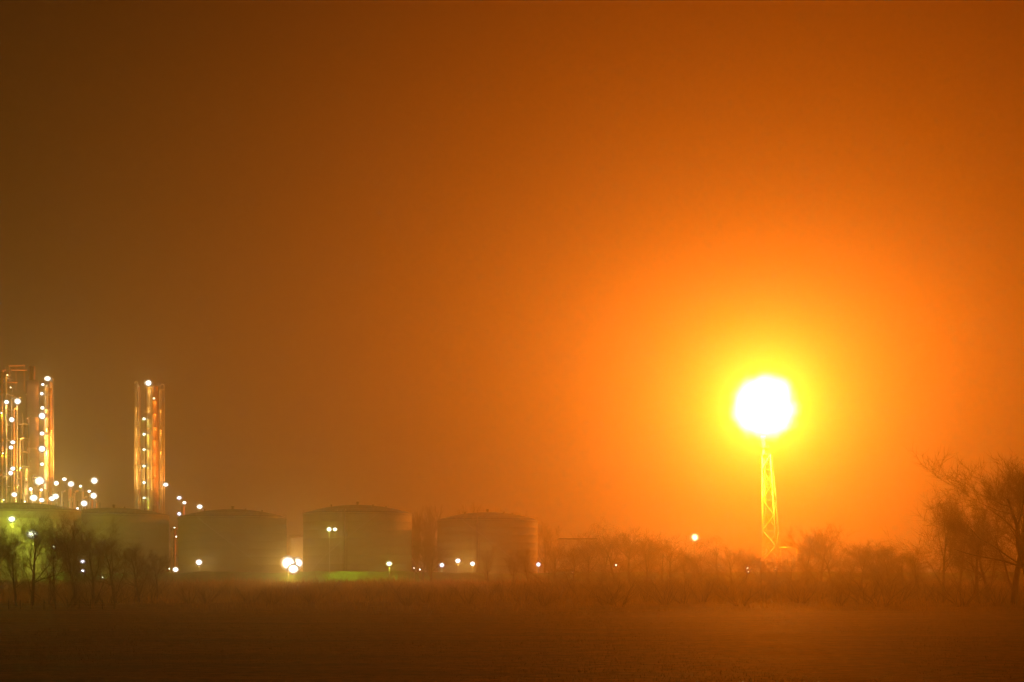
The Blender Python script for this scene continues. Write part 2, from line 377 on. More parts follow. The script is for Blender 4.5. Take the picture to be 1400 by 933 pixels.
# ------------------------------------------------------------------ process plant
def column(pxc, w, top, Y, label, m='clad', lamps=(), ladder=None, gooseneck=None, platforms=(), name='distillation_column', head=True, bands=9, cat='column', risers=()):
    c = P(pxc, top, Y); r = w / 2 / F * Y; h = c.z
    e = thing(name, (c.x, Y, 0), label, cat, 'process columns of the refinery')
    prof = [(r * 1.15, 0), (r * 1.05, 3)]
    for k in range(1, bands):
        z = 3 + (h - 3 - r) * k / bands; prof += [(r, z - .06), (r * 1.015, z - .05), (r * 1.015, z + .05), (r, z + .06)]
    prof += [(r, h - r)]
    if head: prof += [(r * math.cos(a), h - r + r * math.sin(a)) for a in (R(15), R(35), R(55), R(75), R(86))]
    else: prof += [(r, h), (r * .82, h)]
    MB().lathe((c.x, Y, 0), prof, 28).build('shell', M[m], e, True)
    for z in platforms:
        zz = P(0, z, Y).z; q = MB(); q.lathe((c.x, Y, zz), [(r * .95, -.06), (r + 1.1, -.06), (r + 1.1, .06), (r * .95, .06)], 20, False)
        q.ring((c.x, Y, zz + 1.1), r + 1.1, .05, 20).ring((c.x, Y, zz + .55), r + 1.1, .04, 20)
        for i in range(12):
            a = i * math.pi / 6; q.tube((c.x + (r + 1.1) * math.cos(a), Y + (r + 1.1) * math.sin(a), zz), (c.x + (r + 1.1) * math.cos(a), Y + (r + 1.1) * math.sin(a), zz + 1.1), .05, .05, 4)
        q.build('platform', M['galv'], e)
    if ladder is not None:      # caged ladder offset from the shell
        x = P(ladder, 0, Y).x; y = Y - r - .4; q = MB()
        for s_ in (-.4, .4): q.tube((x + s_, y, 2), (x + s_, y, h - .5), .07, .07, 4)
        for k in range(int((h - 3) / .6)):
            z = 2.5 + .6 * k; q.tube((x - .4, y, z), (x + .4, y, z), .04, .04, 4)
            if k % 2 == 0 and k > 3:
                pp = [(x + .8 * math.cos(t), y - .1 - .8 * math.sin(t), z) for t in [math.pi * j / 5 for j in range(6)]]
                for j in range(5): q.tube(pp[j], pp[j + 1], .05, .05, 4, False)
        for s_ in (R(50), R(90), R(130)): q.tube((x + .8 * math.cos(s_), y - .1 - .8 * math.sin(s_), 5), (x + .8 * math.cos(s_), y - .1 - .8 * math.sin(s_), h), .04, .04, 4)
        q.build('ladder', M['galv'], e)
    if gooseneck is not None:   # overhead vapour line bending down beside the shell
        x = P(gooseneck, 0, Y).x; q = MB(); y = Y - r * .3; rb = abs(x - c.x) / 2; cx = (x + c.x) / 2; pr = min(.45, max(.25, r * .35))
        pts = [Vector((c.x, y, h - r))] + [Vector((cx + (c.x - cx) * math.cos(t), y, h + .6 + rb * math.sin(t))) for t in [math.pi * k / 8 for k in range(9)]] + [Vector((x, y, 2))]
        q.path(pts, pr, 10); q.build('vapour_pipe', M['clad'], e, True)
    for px, pr_, pt_, pm_ in risers:      # slim process pipes running up beside the shell
        x = P(px, 0, Y).x; zz = P(0, pt_, Y).z; y = Y - r * .8 - pr_; q = MB()
        q.path([(x, y, 1), (x, y, zz - .8), (x + (c.x - x) * .3, y + .3, zz - .2), (c.x, Y, zz)], pr_, 8); q.build('pipe', M[pm_], e, True)
    rr = random.Random(int(pxc * 7))
    for k in range(4 if h > 60 else 2):
        q = MB(); z = h * rr.uniform(.15, .95); a = rr.uniform(-2.6, -.5); d = Vector((math.cos(a), math.sin(a), 0)); s0 = Vector((c.x, Y, z))
        q.tube(s0 + d * r * .9, s0 + d * (r + .7), .22, .22, 8).tube(s0 + d * (r + .6), s0 + d * (r + .75), .4, .4, 8); q.build('nozzle', M['clad'], e)
    for lm in lamps:
        px, py, lr, kd, sp, pt = lm; p = P(px, py, Y - r - 2.2)
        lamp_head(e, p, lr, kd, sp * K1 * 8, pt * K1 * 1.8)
        q = MB().tube(p + Vector((0, lr * 1.2, 0)), (p.x, Y - r - .1 if abs(p.x - c.x) < r * .9 else Y, p.z - .3), .06, .06, 5); q.build('lamp_bracket', M['galv'], e)
    return e

# slim tower group right of the plant
TWY = 640
column(187.5, 6.5, 526, TWY, 'leftmost column of the slim lit tower', 'clad', gooseneck=184.6, platforms=(640,), risers=[(192.2, .3, 530, 'orange_paint'), (189, .22, 536, 'clad')])
column(204, 7.5, 525, TWY + 2, 'column behind the caged ladder of the slim lit tower', 'clad', ladder=197,
       lamps=[(203, 524, 1.15, 'bulb', 1.0, 1.0)] + [(197, y, .62, 'bulb_green', .12, .55) for y in (573, 594, 615, 637.5, 660, 681)], platforms=(530, 573.5, 594.5, 615.5, 638, 660.5, 681.5))
column(212, 7.5, 527, TWY - 1, 'bright orange middle column of the slim lit tower', 'orange_paint', risers=[(208.2, .35, 529, 'clad'), (215.8, .3, 533, 'orange_paint')], lamps=[(210.5, 545, .5, 'bulb_warm', .1, .6)], bands=14, platforms=(528,))
column(219.6, 5.0, 530, TWY + 3, 'rightmost column of the slim lit tower with a bent pipe on top', 'clad', gooseneck=224.6, risers=[(222.3, .28, 536, 'clad'), (217, .25, 540, 'orange_paint')], lamps=[(226.5, 663, .95, 'bulb', .6, .6)], platforms=(533,))
# steel ties that hold the ladder bay: a thing of its own
m = MB(); x0, x1 = P(190.5, 0, TWY).x, P(200.5, 0, TWY).x
for x in (x0, x1): m.tube((x, TWY - 4, 0), (x, TWY - 4, P(0, 522, TWY).z), .14, .14, 4)
z = 3
while z < 82:
    m.tube((x0, TWY - 4, z), (x1, TWY - 4, z), .1, .1, 4); m.tube((x0, TWY - 4, z), (x1, TWY - 4, z + 4), .07, .07, 4); z += 4
for px in (192, 196, 200, 214, 217): 
    p = P(px, 522, TWY); m.tube((p.x, TWY - 4, 78), (p.x, TWY - 4, p.z + (px % 3) * .6), .09, .09, 4)
single(m, 'ladder_frame', M['galv'], (x0, TWY - 4, 0), 'slender braced steel frame round the ladder of the slim lit tower', 'steel frame')

# main plant at the left edge
PY = 620
column(44.5, 16.5, 521, PY + 14, 'thick pinkish chimney column with two short pipes on top', 'concrete', name='chimney', head=False, bands=6, cat='chimney')
e = [o for o in bpy.data.objects if o.name.startswith('chimney') and o.parent is None][0]
for px in (41.5, 46): 
    a = P(px, 521, PY + 14); MB().tube((a.x, PY + 14, a.z - 2), (a.x, PY + 14, P(0, 501, PY + 14).z), .68, .68, 12).build('flue', M['orange_paint'], e, True)
LC = [(65, 518, 1.15, 'bulb', .9, 1.0), (58.5, 526, .55, 'bulb', .1, .4), (57, 538.5, .62, 'bulb', .2, .4), (58, 558, .7, 'bulb', .3, .4), (57.5, 569, 1.15, 'bulb', .9, .8),
      (57.5, 593, .8, 'bulb', .4, .5), (57.5, 614, 1.2, 'bulb', 1.0, .8), (57.5, 635, .7, 'bulb_green', .3, .6), (54, 658, 1.7, 'bulb', 2.2, 2.4)]
column(63.0, 6.5, 527, PY, 'yellow-lit column beside the ladder carrying a string of lamps', 'clad', lamps=LC, ladder=58, platforms=(530, 541, 560, 571, 595, 616, 637, 660))
column(69.5, 4.6, 522, PY + 3, 'slim bright orange column at the right edge of the main plant', 'orange_paint', gooseneck=73.2, bands=4)

def steel_frame(px0, px1, py, Y, depth, nx, step, label, lamps=(), pipes=(), name='steel_structure'):
    x0, x1, h = P(px0, 0, Y).x, P(px1, 0, Y).x, P(0, py, Y).z
    e = thing(name, ((x0 + x1) / 2, Y, 0), label, 'steel frame', 'steel frames of the refinery')
    fr = MB(); xs = [x0 + (x1 - x0) * i / nx for i in range(nx + 1)]
    for y in (Y - depth / 2, Y + depth / 2):
        for x in xs: fr.box((x, y, h / 2), (.35, .35, h))
    z = step; k = 0
    while z <= h + .1:
        for y in (Y - depth / 2, Y + depth / 2):
            fr.box(((x0 + x1) / 2, y, z - .36), (x1 - x0 - .4, .22, .34))
            i = k % nx; fr.tube((xs[i] + .1, y + .22, z - step + .1), (xs[i + 1] - .1, y + .22, z - .2), .09, .09, 4)
            fr.tube((xs[i + 1] - .1, y - .24, z - step + .1), (xs[i] + .1, y - .24, z - .2), .09, .09, 4)
        for x in xs: fr.box((x, Y, z - .36), (.22, depth - .4, .3))
        z += step; k += 1
    fr.build('frame', M['rust_steel'], e)
    z = step
    while z <= h + .1:
        d = MB(); d.box(((x0 + x1) / 2, Y, z - .12), (x1 - x0 + .9, depth + .9, .08))
        for zz in (.6, 1.15):
            for y in (Y - depth / 2 - .4, Y + depth / 2 + .4): d.tube((x0 - .4, y, z + zz), (x1 + .4, y, z + zz), .05, .05, 4)
        n_ = max(2, int((x1 - x0) / 1.6))
        for i in range(n_ + 1): d.tube((x0 - .4 + (x1 - x0 + .8) * i / n_, Y - depth / 2 - .4, z - .1), (x0 - .4 + (x1 - x0 + .8) * i / n_, Y - depth / 2 - .4, z + 1.15), .04, .04, 4)
        d.build('platform', M['galv'], e); z += step
    for px, r_, pt_, pm in pipes:
        x = P(px, 0, Y).x; zt_ = P(0, pt_, Y).z; yy = Y - depth / 2 - 1.0 - r_
        MB().path([(x, yy, .5), (x, yy, zt_ - 1), (x + .3, yy + .4, zt_ - .3), (x + .9, yy + 1.8, zt_)], r_, 10).build('pipe', M[pm], e, True)
    for px, py_, lr, kd, sp, pt in lamps:
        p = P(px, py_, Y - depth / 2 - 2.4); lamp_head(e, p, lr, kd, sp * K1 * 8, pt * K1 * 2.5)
        MB().tube(p + Vector((0, lr * 1.2, 0)), (p.x, Y - depth / 2 - .2, p.z - .4), .06, .06, 5).build('lamp_bracket', M['galv'], e)
    return e
steel_frame(-12, 12, 502, PY - 2, 9, 2, 6.5, 'tall steel frame at the left edge with lamps up its right side',
    lamps=[(9, 550, .85, 'bulb', .5, .7), (16, 574, .9, 'bulb', .5, .7), (17.5, 605, .85, 'bulb', .5, .6), (15, 612, .75, 'bulb', .4, .6), (17.5, 641, .85, 'bulb', .5, .6), (14.5, 647, .8, 'bulb', .4, .6), (10, 513, .32, 'bulb_warm', .05, .3), (14.5, 530, .36, 'bulb_warm', .05, .4), (2, 565, .3, 'bulb_green', 0, .5), (4, 620, .3, 'bulb_green', 0, .5)],
    pipes=[(9.5, .5, 508, 'orange_paint'), (15, .42, 515, 'clad'), (4, .4, 560, 'clad'), (-3, .5, 540, 'orange_paint')])
steel_frame(19, 35, 566, PY + 4, 8, 2, 6.0, 'shorter steel frame between the edge frame and the chimney',
    lamps=[(24, 549, 1.15, 'bulb', .9, .9), (26, 664, .35, 'bulb_warm', 0, .5), (33, 668, .42, 'bulb', .1, .5), (36, 655, .3, 'bulb_warm', 0, .6), (28, 640, .3, 'bulb_green', 0, .8)],
    pipes=[(25, .55, 560, 'orange_paint'), (29, .3, 545, 'clad'), (21.5, .3, 545, 'clad'), (33, .35, 600, 'clad')])
# high gantry pipes running from the edge frame to the chimney
m = MB()
for py, x0_, x1_ in ((500, 12, 34), (506, 15, 37), (523, -6, 24)):
    a, b_ = P(x0_, py, PY), P(x1_, py, PY); m.tube(a, b_, .35, .35, 8)
for px in (13, 22, 33): a = P(px, 499, PY); m.tube((a.x, PY, a.z), (a.x, PY, a.z - 11), .12, .12, 4)
single(m, 'overhead_pipes', M['orange_paint'], P(24, 506, PY), 'high horizontal pipes joining the edge frame and the chimney', 'pipes')
# low pipe rack at the foot of the main plant
steel_frame(-4, 76, 672, PY - 14, 7, 6, 9.5, 'long low pipe rack at the foot of the main plant',
    lamps=[(19.5, 676.5, 1.0, 'bulb', .6, .9), (42, 669, .62, 'bulb', .2, .6), (46, 681, 1.35, 'bulb', 1.4, 1.4), (56.5, 670, .5, 'bulb', .1, .6), (57, 684, .95, 'bulb', .6, .9),
           (71, 682, 1.1, 'bulb', .7, .8), (76, 679, 1.15, 'bulb', .8, .8), (64.5, 694, .34, 'bulb_warm', 0, .2), (5, 684, .3, 'bulb_green', 0, 1.0), (34, 686, .34, 'bulb_green', 0, 1.0)],
    pipes=[(8, .35, 652, 'clad'), (27, .3, 655, 'clad'), (38, .4, 660, 'clad'), (49, .45, 650, 'clad'), (60, .35, 663, 'orange_paint'), (2, .45, 650, 'orange_paint')], name='pipe_rack')
for i, (px, w, top, mm, lb) in enumerate([(95.5, 4.2, 664, 'orange_paint', 'short orange stack below a bright lamp between plant and slim tower'), (112.5, 3.6, 668, 'clad', 'thin pale stack with a small lamp, in the middle of the low units'),
        (124.5, 4.2, 676, 'orange_paint', 'short stack beside the two right lamps of the low units'), (131, 3.4, 684, 'clad', 'stubby stack under the rightmost lamp of the low units'),
        (249.5, 5.5, 688, 'orange_paint', 'short orange column rising behind the third tank, left of its lone lamp'), (36, 5, 640, 'clad', 'short yellow-lit column before the foot of the chimney'), (28, 4, 645, 'orange_paint', 'short orange column left of the chimney foot')]):
    column(px, w, top, PY + (i % 3) * 4 - 8, lb, mm, bands=4, platforms=(top + 4,), name='process_stack', cat='stack')
MAST = [(77, 661, .85, 'bulb', .5, .5, 'lamp mast just right of the main plant'), (88, 655.5, .8, 'bulb', .5, .4, 'second lamp mast right of the main plant, slightly higher'),
 (97, 662, 1.1, 'bulb', .8, .8, 'bright lamp mast at the top of the short orange stack'), (110, 665, .5, 'bulb_green', .1, .6, 'dim yellow-green lamp mast beside the thin pale stack'),
 (129, 657.5, 1.15, 'bulb', .9, .7, 'highest bright lamp mast at the right end of the low units'), (122, 672, .6, 'bulb', .2, .5, 'small lamp mast left of the bright pair on the right'),
 (128, 678, 1.1, 'bulb', .8, .7, 'bright lamp mast right below the highest right lamp'), (115, 688.5, 1.15, 'bulb', .8, .9, 'bright lamp mast low above the second tank roof'),
 (91, 697, .65, 'bulb', .3, .2, 'low lamp mast peeping over the joint of the two left tanks'), (106, 695.5, .5, 'bulb', .2, .2, 'small low lamp mast above the left end of the second tank roof'),
 (245, 681, .8, 'bulb_cool', .5, .4, 'upper lamp mast left of the short column behind the third tank'), (252, 687.6, .7, 'bulb', .4, .3, 'middle lamp mast atop the short column behind the third tank'),
 (245, 703, .7, 'bulb_cool', .4, .4, 'lower lamp mast beside the short column behind the third tank'), (273, 693, 1.0, 'bulb', .8, .4, 'lone lamp mast over the left slope of the third tank roof'),
 (241, 734, .4, 'bulb', .1, .4, 'small lamp mast low in the gap between the second and third tanks'), (238.5, 722, .4, 'bulb_green', .0, 1.0, 'yellow-green lamp mast in the gap between the second and third tanks')]
for px, py, r_, kd, sp, pt, lb in MAST: lamp_post(px, py, 600, r_, kd, lb, sp * K1 * 8, pt * K1, group='lamp masts among the low process units', name='lamp_mast')
def wash(px, py, aim, power, cone, col):          # extra spot added at a mast to brighten the columns
    p = P(px, py, 600); m_ = min((o for o in bpy.data.objects if o.name.startswith('lamp_mast') and o.parent is None), key=lambda o: abs(o.location.x - p.x))
    ho = [c_ for c_ in m_.children if c_.name.startswith('lamp')][0]
    light(ho, p + Vector((0, 1.6, 1.5)), col, power, .5, cone, aim)
TWX = P(205, 600, TWY); MPX = P(45, 600, PY)
wash(129, 657.5, TWX, WASH * 1.5, 75, (1, .50, .10)); wash(245, 681, TWX + Vector((0, 0, 4)), WASH * 1.8, 75, (1, .36, .05)); wash(273, 693, TWX + Vector((0, 0, 4)), WASH * .9, 70, (1, .36, .04))
wash(88, 655.5, MPX, WASH * 3.0, 80, (1, .42, .10)); wash(97, 662, MPX + Vector((0, 0, 6)), WASH * 1.8, 75, (1, .42, .08)); wash(77, 661, P(60, 600, PY), WASH * .5, 80, (1, .60, .10))
steel_frame(236, 244, 722, 596, 5, 1, 5.0, 'small pipe structure in the gap between the second and third tanks', pipes=[(238, .5, 726, 'clad'), (242, .4, 722, 'orange_paint')])
steel_frame(84, 134, 686, 612, 6, 4, 8.5, 'low pipe rack running between the main plant and the slim tower', pipes=[(100, .4, 680, 'clad'), (106, .5, 672, 'orange_paint'), (118, .4, 680, 'clad'), (89, .4, 672, 'clad')], name='pipe_rack')

# ------------------------------------------------------------------ flare stack
FY = 700
e = thing('flare_stack', (P(1052, 0, FY).x, FY, 0), 'lattice tower carrying the burning flare', 'flare tower')
def fx(px): return P(px, 0, FY).x
zb, zt = 0.0, P(0, 622, FY).z
legs = [((1041.5, -2.5), (1041.5, -1.2)), ((1051, 4.5), (1046.5, 2.2)), ((1061, -4.5), (1052, -2.0)), ((1071, 2.5), (1055.5, 1.4))]
def legp(i, t):
    (bx, by), (tx, ty) = legs[i]; return Vector((fx(bx + (tx - bx) * t), FY + by + (ty - by) * t, zb + (zt - zb) * t))
for i in range(4):
    MB().tube(legp(i, 0), legp(i, 1), .5, .36, 8).build('leg', M['flare_paint'], e, True)
br = MB(); pairs = [(0, 1), (1, 3), (3, 2), (2, 0)]; nb = 8
for k in range(nb):
    t0, t1 = k / nb, (k + 1) / nb
    for q, (i, j) in enumerate(pairs):
        br.tube(legp(i, t1), legp(j, t1), .2, .2, 5)
        a, b_ = (i, j) if (k + q) % 2 else (j, i)
        br.tube(legp(a, t0), legp(b_, t1), .42, .42, 5)
    br.build('bracing', M['flare_paint'], e)
rx = fx(1045.2)
r_ = MB(); r_.tube((rx, FY, 0), (rx - .4, FY, P(0, 604, FY).z), .75, .75, 14); r_.build('riser', M['flare_paint'], e, True)
t_ = MB(); t_.lathe((fx(1043.4), FY, P(0, 612, FY).z), [(.6, 0), (.9, .3), (.9, 4.2), (1.25, 4.6), (1.25, 5.4), (1.0, 5.5)], 20); t_.build('flare_tip', M['flare_paint'], e, True)
d = MB(); d.box((fx(1049), FY, zt), (5.4, 4.6, .12)); d.box((fx(1046.5), FY, zt + 3.4), (3.6, 3.4, .12))
for zz, hw, cx in ((zt, 2.7, fx(1049)), (zt + 3.4, 1.8, fx(1046.5))):
    for s_ in (-1, 1):
        for hh in (.6, 1.2): d.tube((cx - hw, FY + s_ * 1.9, zz + hh), (cx + hw, FY + s_ * 1.9, zz + hh), .06, .06, 4); d.tube((cx + s_ * hw, FY - 1.9, zz + hh), (cx + s_ * hw, FY + 1.9, zz + hh), .06, .06, 4)
        for k in range(5): d.tube((cx - hw + hw * k / 2, FY + s_ * 1.9, zz), (cx - hw + hw * k / 2, FY + s_ * 1.9, zz + 1.2), .06, .06, 4)
d.build('platform', M['galv'], e)
d = MB(); z_ = P(0, 749, FY).z
d.tube((fx(1064), FY - 3, z_), (fx(1087), FY - 3, z_), .35, .35, 8).tube((fx(1087), FY - 3, z_), (fx(1087), FY - 3, 0), .14, .14, 8)
d.build('gas_pipe', M['clad'], e, True)

# the flame: a ball of burning gas (emission-only volume, hotter in the middle) with the light it gives
fl = MB(); fr_ = 19.5; NL, NA = 20, 32; prf = random.Random(5)
for k in range(NL + 1):
    ph = math.pi * k / NL
    for a in range(NA):
        th = 2 * math.pi * a / NA; rr = fr_ * (1 + .03 * math.sin(3 * th + 2 * ph) + .03 * math.sin(5 * ph + th)) * math.sin(ph)
        fl.v.append((rr * math.cos(th), rr * math.sin(th) * .9, -fr_ * math.cos(ph) * 1.0))
for k in range(NL):
    for a in range(NA): fl.f.append((k * NA + a, k * NA + (a + 1) % NA, (k + 1) * NA + (a + 1) % NA, (k + 1) * NA + a))
fl.v = [(x + FLAME.x, y + FLAME.y, z + FLAME.z) for x, y, z in fl.v]
vm = bpy.data.materials.new('burning_gas'); vm.use_nodes = True; n = vm.node_tree.nodes; l = vm.node_tree.links; n.clear()
o_ = n.new('ShaderNodeOutputMaterial'); em = n.new('ShaderNodeEmission'); l.new(em.outputs[0], o_.inputs['Volume'])
t = n.new('ShaderNodeTexCoord'); ns = n.new('ShaderNodeTexNoise'); l.new(t.outputs['Object'], ns.inputs[0]); ns.inputs['Scale'].default_value = .13; ns.inputs['Detail'].default_value = 3
ln = n.new('ShaderNodeVectorMath'); ln.operation = 'LENGTH'; l.new(t.outputs['Object'], ln.inputs[0])
s1 = n.new('ShaderNodeMath'); s1.operation = 'MULTIPLY_ADD'; l.new(ns.outputs[0], s1.inputs[0]); s1.inputs[1].default_value = 9.0; l.new(ln.outputs['Value'], s1.inputs[2])
mr = n.new('ShaderNodeMapRange'); mr.interpolation_type = 'SMOOTHSTEP'; l.new(s1.outputs[0], mr.inputs[0]); mr.inputs[1].default_value = 14.2; mr.inputs[2].default_value = 23.5; mr.inputs[3].default_value = 1; mr.inputs[4].default_value = 0
crf = n.new('ShaderNodeValToRGB'); l.new(mr.outputs[0], crf.inputs[0])
crf.color_ramp.elements[0].color = (1, .35, .02, 1); crf.color_ramp.elements[1].color = (1, .85, .34, 1)
FL_E = .8
mu = n.new('ShaderNodeMath'); mu.operation = 'MULTIPLY'; mu.inputs[1].default_value = FL_E; l.new(mr.outputs[0], mu.inputs[0])
l.new(crf.outputs[0], em.inputs[0]); l.new(mu.outputs[0], em.inputs[1]); vm.cycles.volume_step_rate = .6
fo = single(fl, 'flame', vm, FLAME, 'huge glowing ball of flame at the tip of the flare tower', 'flame', smooth=True)
ld = bpy.data.lights.new('flame_light', 'POINT'); ld.energy = FLARE_W; ld.color = (1, .19, .001); ld.shadow_soft_size = 8
lo = bpy.data.objects.new('flame_light', ld); COL.objects.link(lo); lo.parent = fo; lo.visible_camera = False

# ------------------------------------------------------------------ bare winter trees
def rvec(rn, up=.0):
    v = Vector((rn.gauss(0, 1), rn.gauss(0, 1), rn.gauss(0, 1))); v.normalize(); v.z += up; return v.normalized()
def bare_tree(seed, h, style):
    rn = random.Random(seed); tr, cr_ = MB(), MB()
    def limb(p, d, ln, r, lev, maxlev):
        segs = 4 if lev < maxlev else 3; nsd = 7 if lev == 0 else (5 if lev == 1 else 3); q = Vector(p); dd = Vector(d); pts = [q.copy()]
        for s_ in range(segs):
            wob = .16 if lev == 0 else .28
            dd = (dd + rvec(rn) * wob).normalized()
            if style == 'birch' and lev >= 2: dd = (dd + Vector((0, 0, -.42 * (lev - 1) * (s_ + 1) / segs))).normalized()
            elif style == 'poplar': dd = (dd + Vector((0, 0, .35))).normalized()
            elif lev > 0: dd = (dd + Vector((0, 0, .10))).normalized()
            nq = q + dd * ln / segs; r0 = r * (1 - .75 * s_ / segs); r1 = r * (1 - .75 * (s_ + 1) / segs)
            (tr if lev <= 1 else cr_).tube(q, nq, r0, r1, nsd, False); q = nq; pts.append(q.copy())
            if lev < maxlev:
                nch = {0: 3, 1: 2, 2: 2, 3: 2}.get(lev, 2)
                if style == 'birch' and lev == 3: nch = 1
                if lev == 0 and s_ == 0: nch = 1 if style != 'shrub' else 3
                for c_ in range(nch):
                    sd = dd.cross(rvec(rn)).normalized(); ang = rn.uniform(.35, .95) if style != 'poplar' else rn.uniform(.2, .45)
                    nd = (dd * math.cos(ang) + sd * math.sin(ang)).normalized()
                    base = q - dd * (ln / segs) * rn.random() * .8
                    k = rn.uniform(.42, .68) * (1 - .25 * s_ / segs if lev == 0 else 1)
                    if style == 'birch' and lev == 2: k *= 1.5
                    limb(base, nd, ln * k, max(r1 * rn.uniform(.4, .6), .007), lev + 1, maxlev)
    if style == 'shrub':
        for i in range(11):
            a = rn.uniform(0, 6.28); d = Vector((math.cos(a) * rn.uniform(.1, .7), math.sin(a) * rn.uniform(.1, .7), 1)).normalized()
            limb(Vector((math.cos(a) * .5, math.sin(a) * .5, -.1)), d, h * rn.uniform(.45, .75), .05, 1, 3)
    else:
        limb(Vector((0, 0, -.2)), Vector((rn.uniform(-.06, .06), 0, 1)), h * .72, h * .021, 0, 4)
    # scale to the wanted height
    zs = max(v[2] for v in tr.v + cr_.v); k = h / zs
    tr.v = [(x * k, y * k, z * k) for x, y, z in tr.v]; cr_.v = [(x * k, y * k, z * k) for x, y, z in cr_.v]
    return tr, cr_
PROTO = {}
for nm, seed, st in (('bare_tree', 11, 'oak'), ('bare_tree', 12, 'oak'), ('bare_tree', 13, 'oak'), ('birch', 21, 'birch'), ('birch', 22, 'birch'), ('poplar', 31, 'poplar'), ('poplar', 32, 'poplar'), ('bare_shrub', 41, 'shrub'), ('bare_shrub', 42, 'shrub'), ('bare_shrub', 43, 'shrub')):
    t_, c_ = bare_tree(seed, 10.0, st); meshes = []
    for mbx, n_, mm in ((t_, 'trunk', M['birch'] if st == 'birch' else M['bark']), (c_, 'crown', M['twig'])):
        me = bpy.data.meshes.new(nm + '_' + n_); me.from_pydata(mbx.v, [], mbx.f); me.materials.append(mm); me.update(); meshes.append(me)
    PROTO.setdefault(st, []).append((nm, meshes))
tn = random.Random(77)
def plant(px, top, Y, st, label, group, wide=1.0):
    nm, (mt, mc) = tn.choice(PROTO[st]); Y = Y * 1.28 if Y < 240 else Y + 60 if Y < 400 else Y; h = CAMH + (HZ - top) / F * Y; x = (px - 700) / F * Y
    o = bpy.data.objects.new(nm, None); COL.objects.link(o); o.location = (x, Y, 0); o.rotation_euler = (0, 0, tn.uniform(0, 6.28)); k = h / 10
    o.scale = (k * wide, k * wide, k); tag(o, label, 'shrub' if st == 'shrub' else 'tree', group)
    for n_, me in (('stems' if st == 'shrub' else 'trunk', mt), ('twigs' if st == 'shrub' else 'crown', mc)):
        c_ = bpy.data.objects.new(n_, me); COL.objects.link(c_); c_.parent = o
GL = 'bare trees before the left tanks'
LEFT = [(-6, 705, 165, 'oak', 'bare tree cut by the left picture edge', 1.0), (22, 716, 170, 'oak', 'bare tree before the upper floodlight of the far left tank', .9), (44, 688, 176, 'oak', 'tallest left bare tree, trunk before the brightest wall floodlight', 1.0),
 (76, 700, 180, 'oak', 'bare tree just right of the brightest wall floodlight', 1.0), (104, 694, 175, 'oak', 'bare tree left above the two bluish lamps', 1.0), (128, 702, 182, 'oak', 'bare tree right of the two bluish lamps', 1.2),
 (158, 716, 186, 'oak', 'broad bare tree before the middle of the second tank', 1.2), (190, 728, 190, 'oak', 'bare tree before the right side of the second tank', 1.2), (215, 748, 200, 'oak', 'low bare tree by the right foot of the second tank', 1.2)]
for px, top, Y, st, lb, w in LEFT: plant(px, top, Y, st, lb, GL, w)
GM = 'bare trees behind and between the tanks'
for px, top, Y, st, lb, w in [(572, 688, 640, 'poplar', 'faint tall tree in the gap left of the orange tank', 1.2), (586, 684, 650, 'poplar', 'taller faint tree close to the orange tank left side', 1.3), (628, 690, 680, 'poplar', 'faint treetop left behind the orange tank roof', 1.3),
    (655, 683, 690, 'poplar', 'faint treetop just left of the orange tank roof peak', 1.4), (682, 685, 700, 'poplar', 'faint treetop right behind the orange tank roof peak', 1.4), (706, 690, 690, 'poplar', 'faint treetop behind the right slope of the orange tank roof', 1.4),
    (745, 704, 620, 'oak', 'faint bare tree right beside the orange tank', 1.1), (578, 728, 470, 'oak', 'dark bushy tree filling the gap left of the orange tank', 1.3), (590, 733, 460, 'oak', 'dark bushy tree touching the left edge of the orange tank', 1.3),
    (668, 742, 440, 'oak', 'bare tree before the middle of the orange tank', 1.0), (700, 752, 400, 'oak', 'low bare tree before the right half of the orange tank', 1.4), (722, 742, 430, 'oak', 'bare tree at the right edge of the orange tank', 1.0)]:
    plant(px, top, Y, st, lb, GM, w)
GR = 'bare trees of the right tree line'
RT = [(1058, 754, 290), (760, 735, 380), (782, 742, 340), (806, 728, 350), (822, 706, 360), (842, 722, 350), (862, 718, 350), (884, 724, 340), (905, 730, 340), (918, 728, 330), (938, 748, 330), (960, 750, 320), (985, 726, 340), (1000, 744, 320), (1022, 746, 310), (1040, 752, 300), (1078, 750, 300),
      (1102, 716, 330), (1122, 712, 330), (1140, 736, 300), (1160, 744, 280), (1178, 736, 270), (1198, 738, 270), (1218, 734, 260), (1238, 736, 250), (1256, 738, 240)]
def where(px):
    marks = [(736, 'the last tank'), (789, 'the low shed'), (842, 'the tiny halfway hedge lamp'), (950, 'the warm street lamp'), (1050, 'the flare tower'), (1290, 'the weeping birch')]
    d, (mx_, nm_) = min((abs(px - a), (a, b_)) for a, b_ in marks); return nm_, px - mx_
used = {}
for i, (px, top, Y) in enumerate(RT):
    nm_, dx = where(px); side_ = 'right' if dx > 0 else 'left'; used.setdefault((nm_, side_), []).append((abs(dx), i))
ORD = ['nearest to it', 'second from it', 'third from it', 'fourth from it', 'fifth from it', 'sixth from it', 'seventh from it']
lab = {}
for (nm_, side_), lst in used.items():
    for k, (_, i) in enumerate(sorted(lst)): lab[i] = 'hazy bare tree %s of %s, %s' % (side_, nm_, ORD[k])
for i, (px, top, Y) in enumerate(RT): plant(px, top, Y, 'oak' if i % 4 else 'birch', lab[i], GR, 1.35)
plant(1290, 648, 215, 'birch', 'weeping birch with drooping twigs, left of the dark tree at the edge', GR, .72)
plant(1312, 642, 222, 'birch', 'taller weeping birch crown merging behind the first birch', GR, .6)
plant(1352, 668, 190, 'oak', 'mid-size bare tree between the birches and the edge tree', GR, .9)
plant(1385, 604, 180, 'oak', 'tall dark tree near the right picture edge', GR, 1.1)
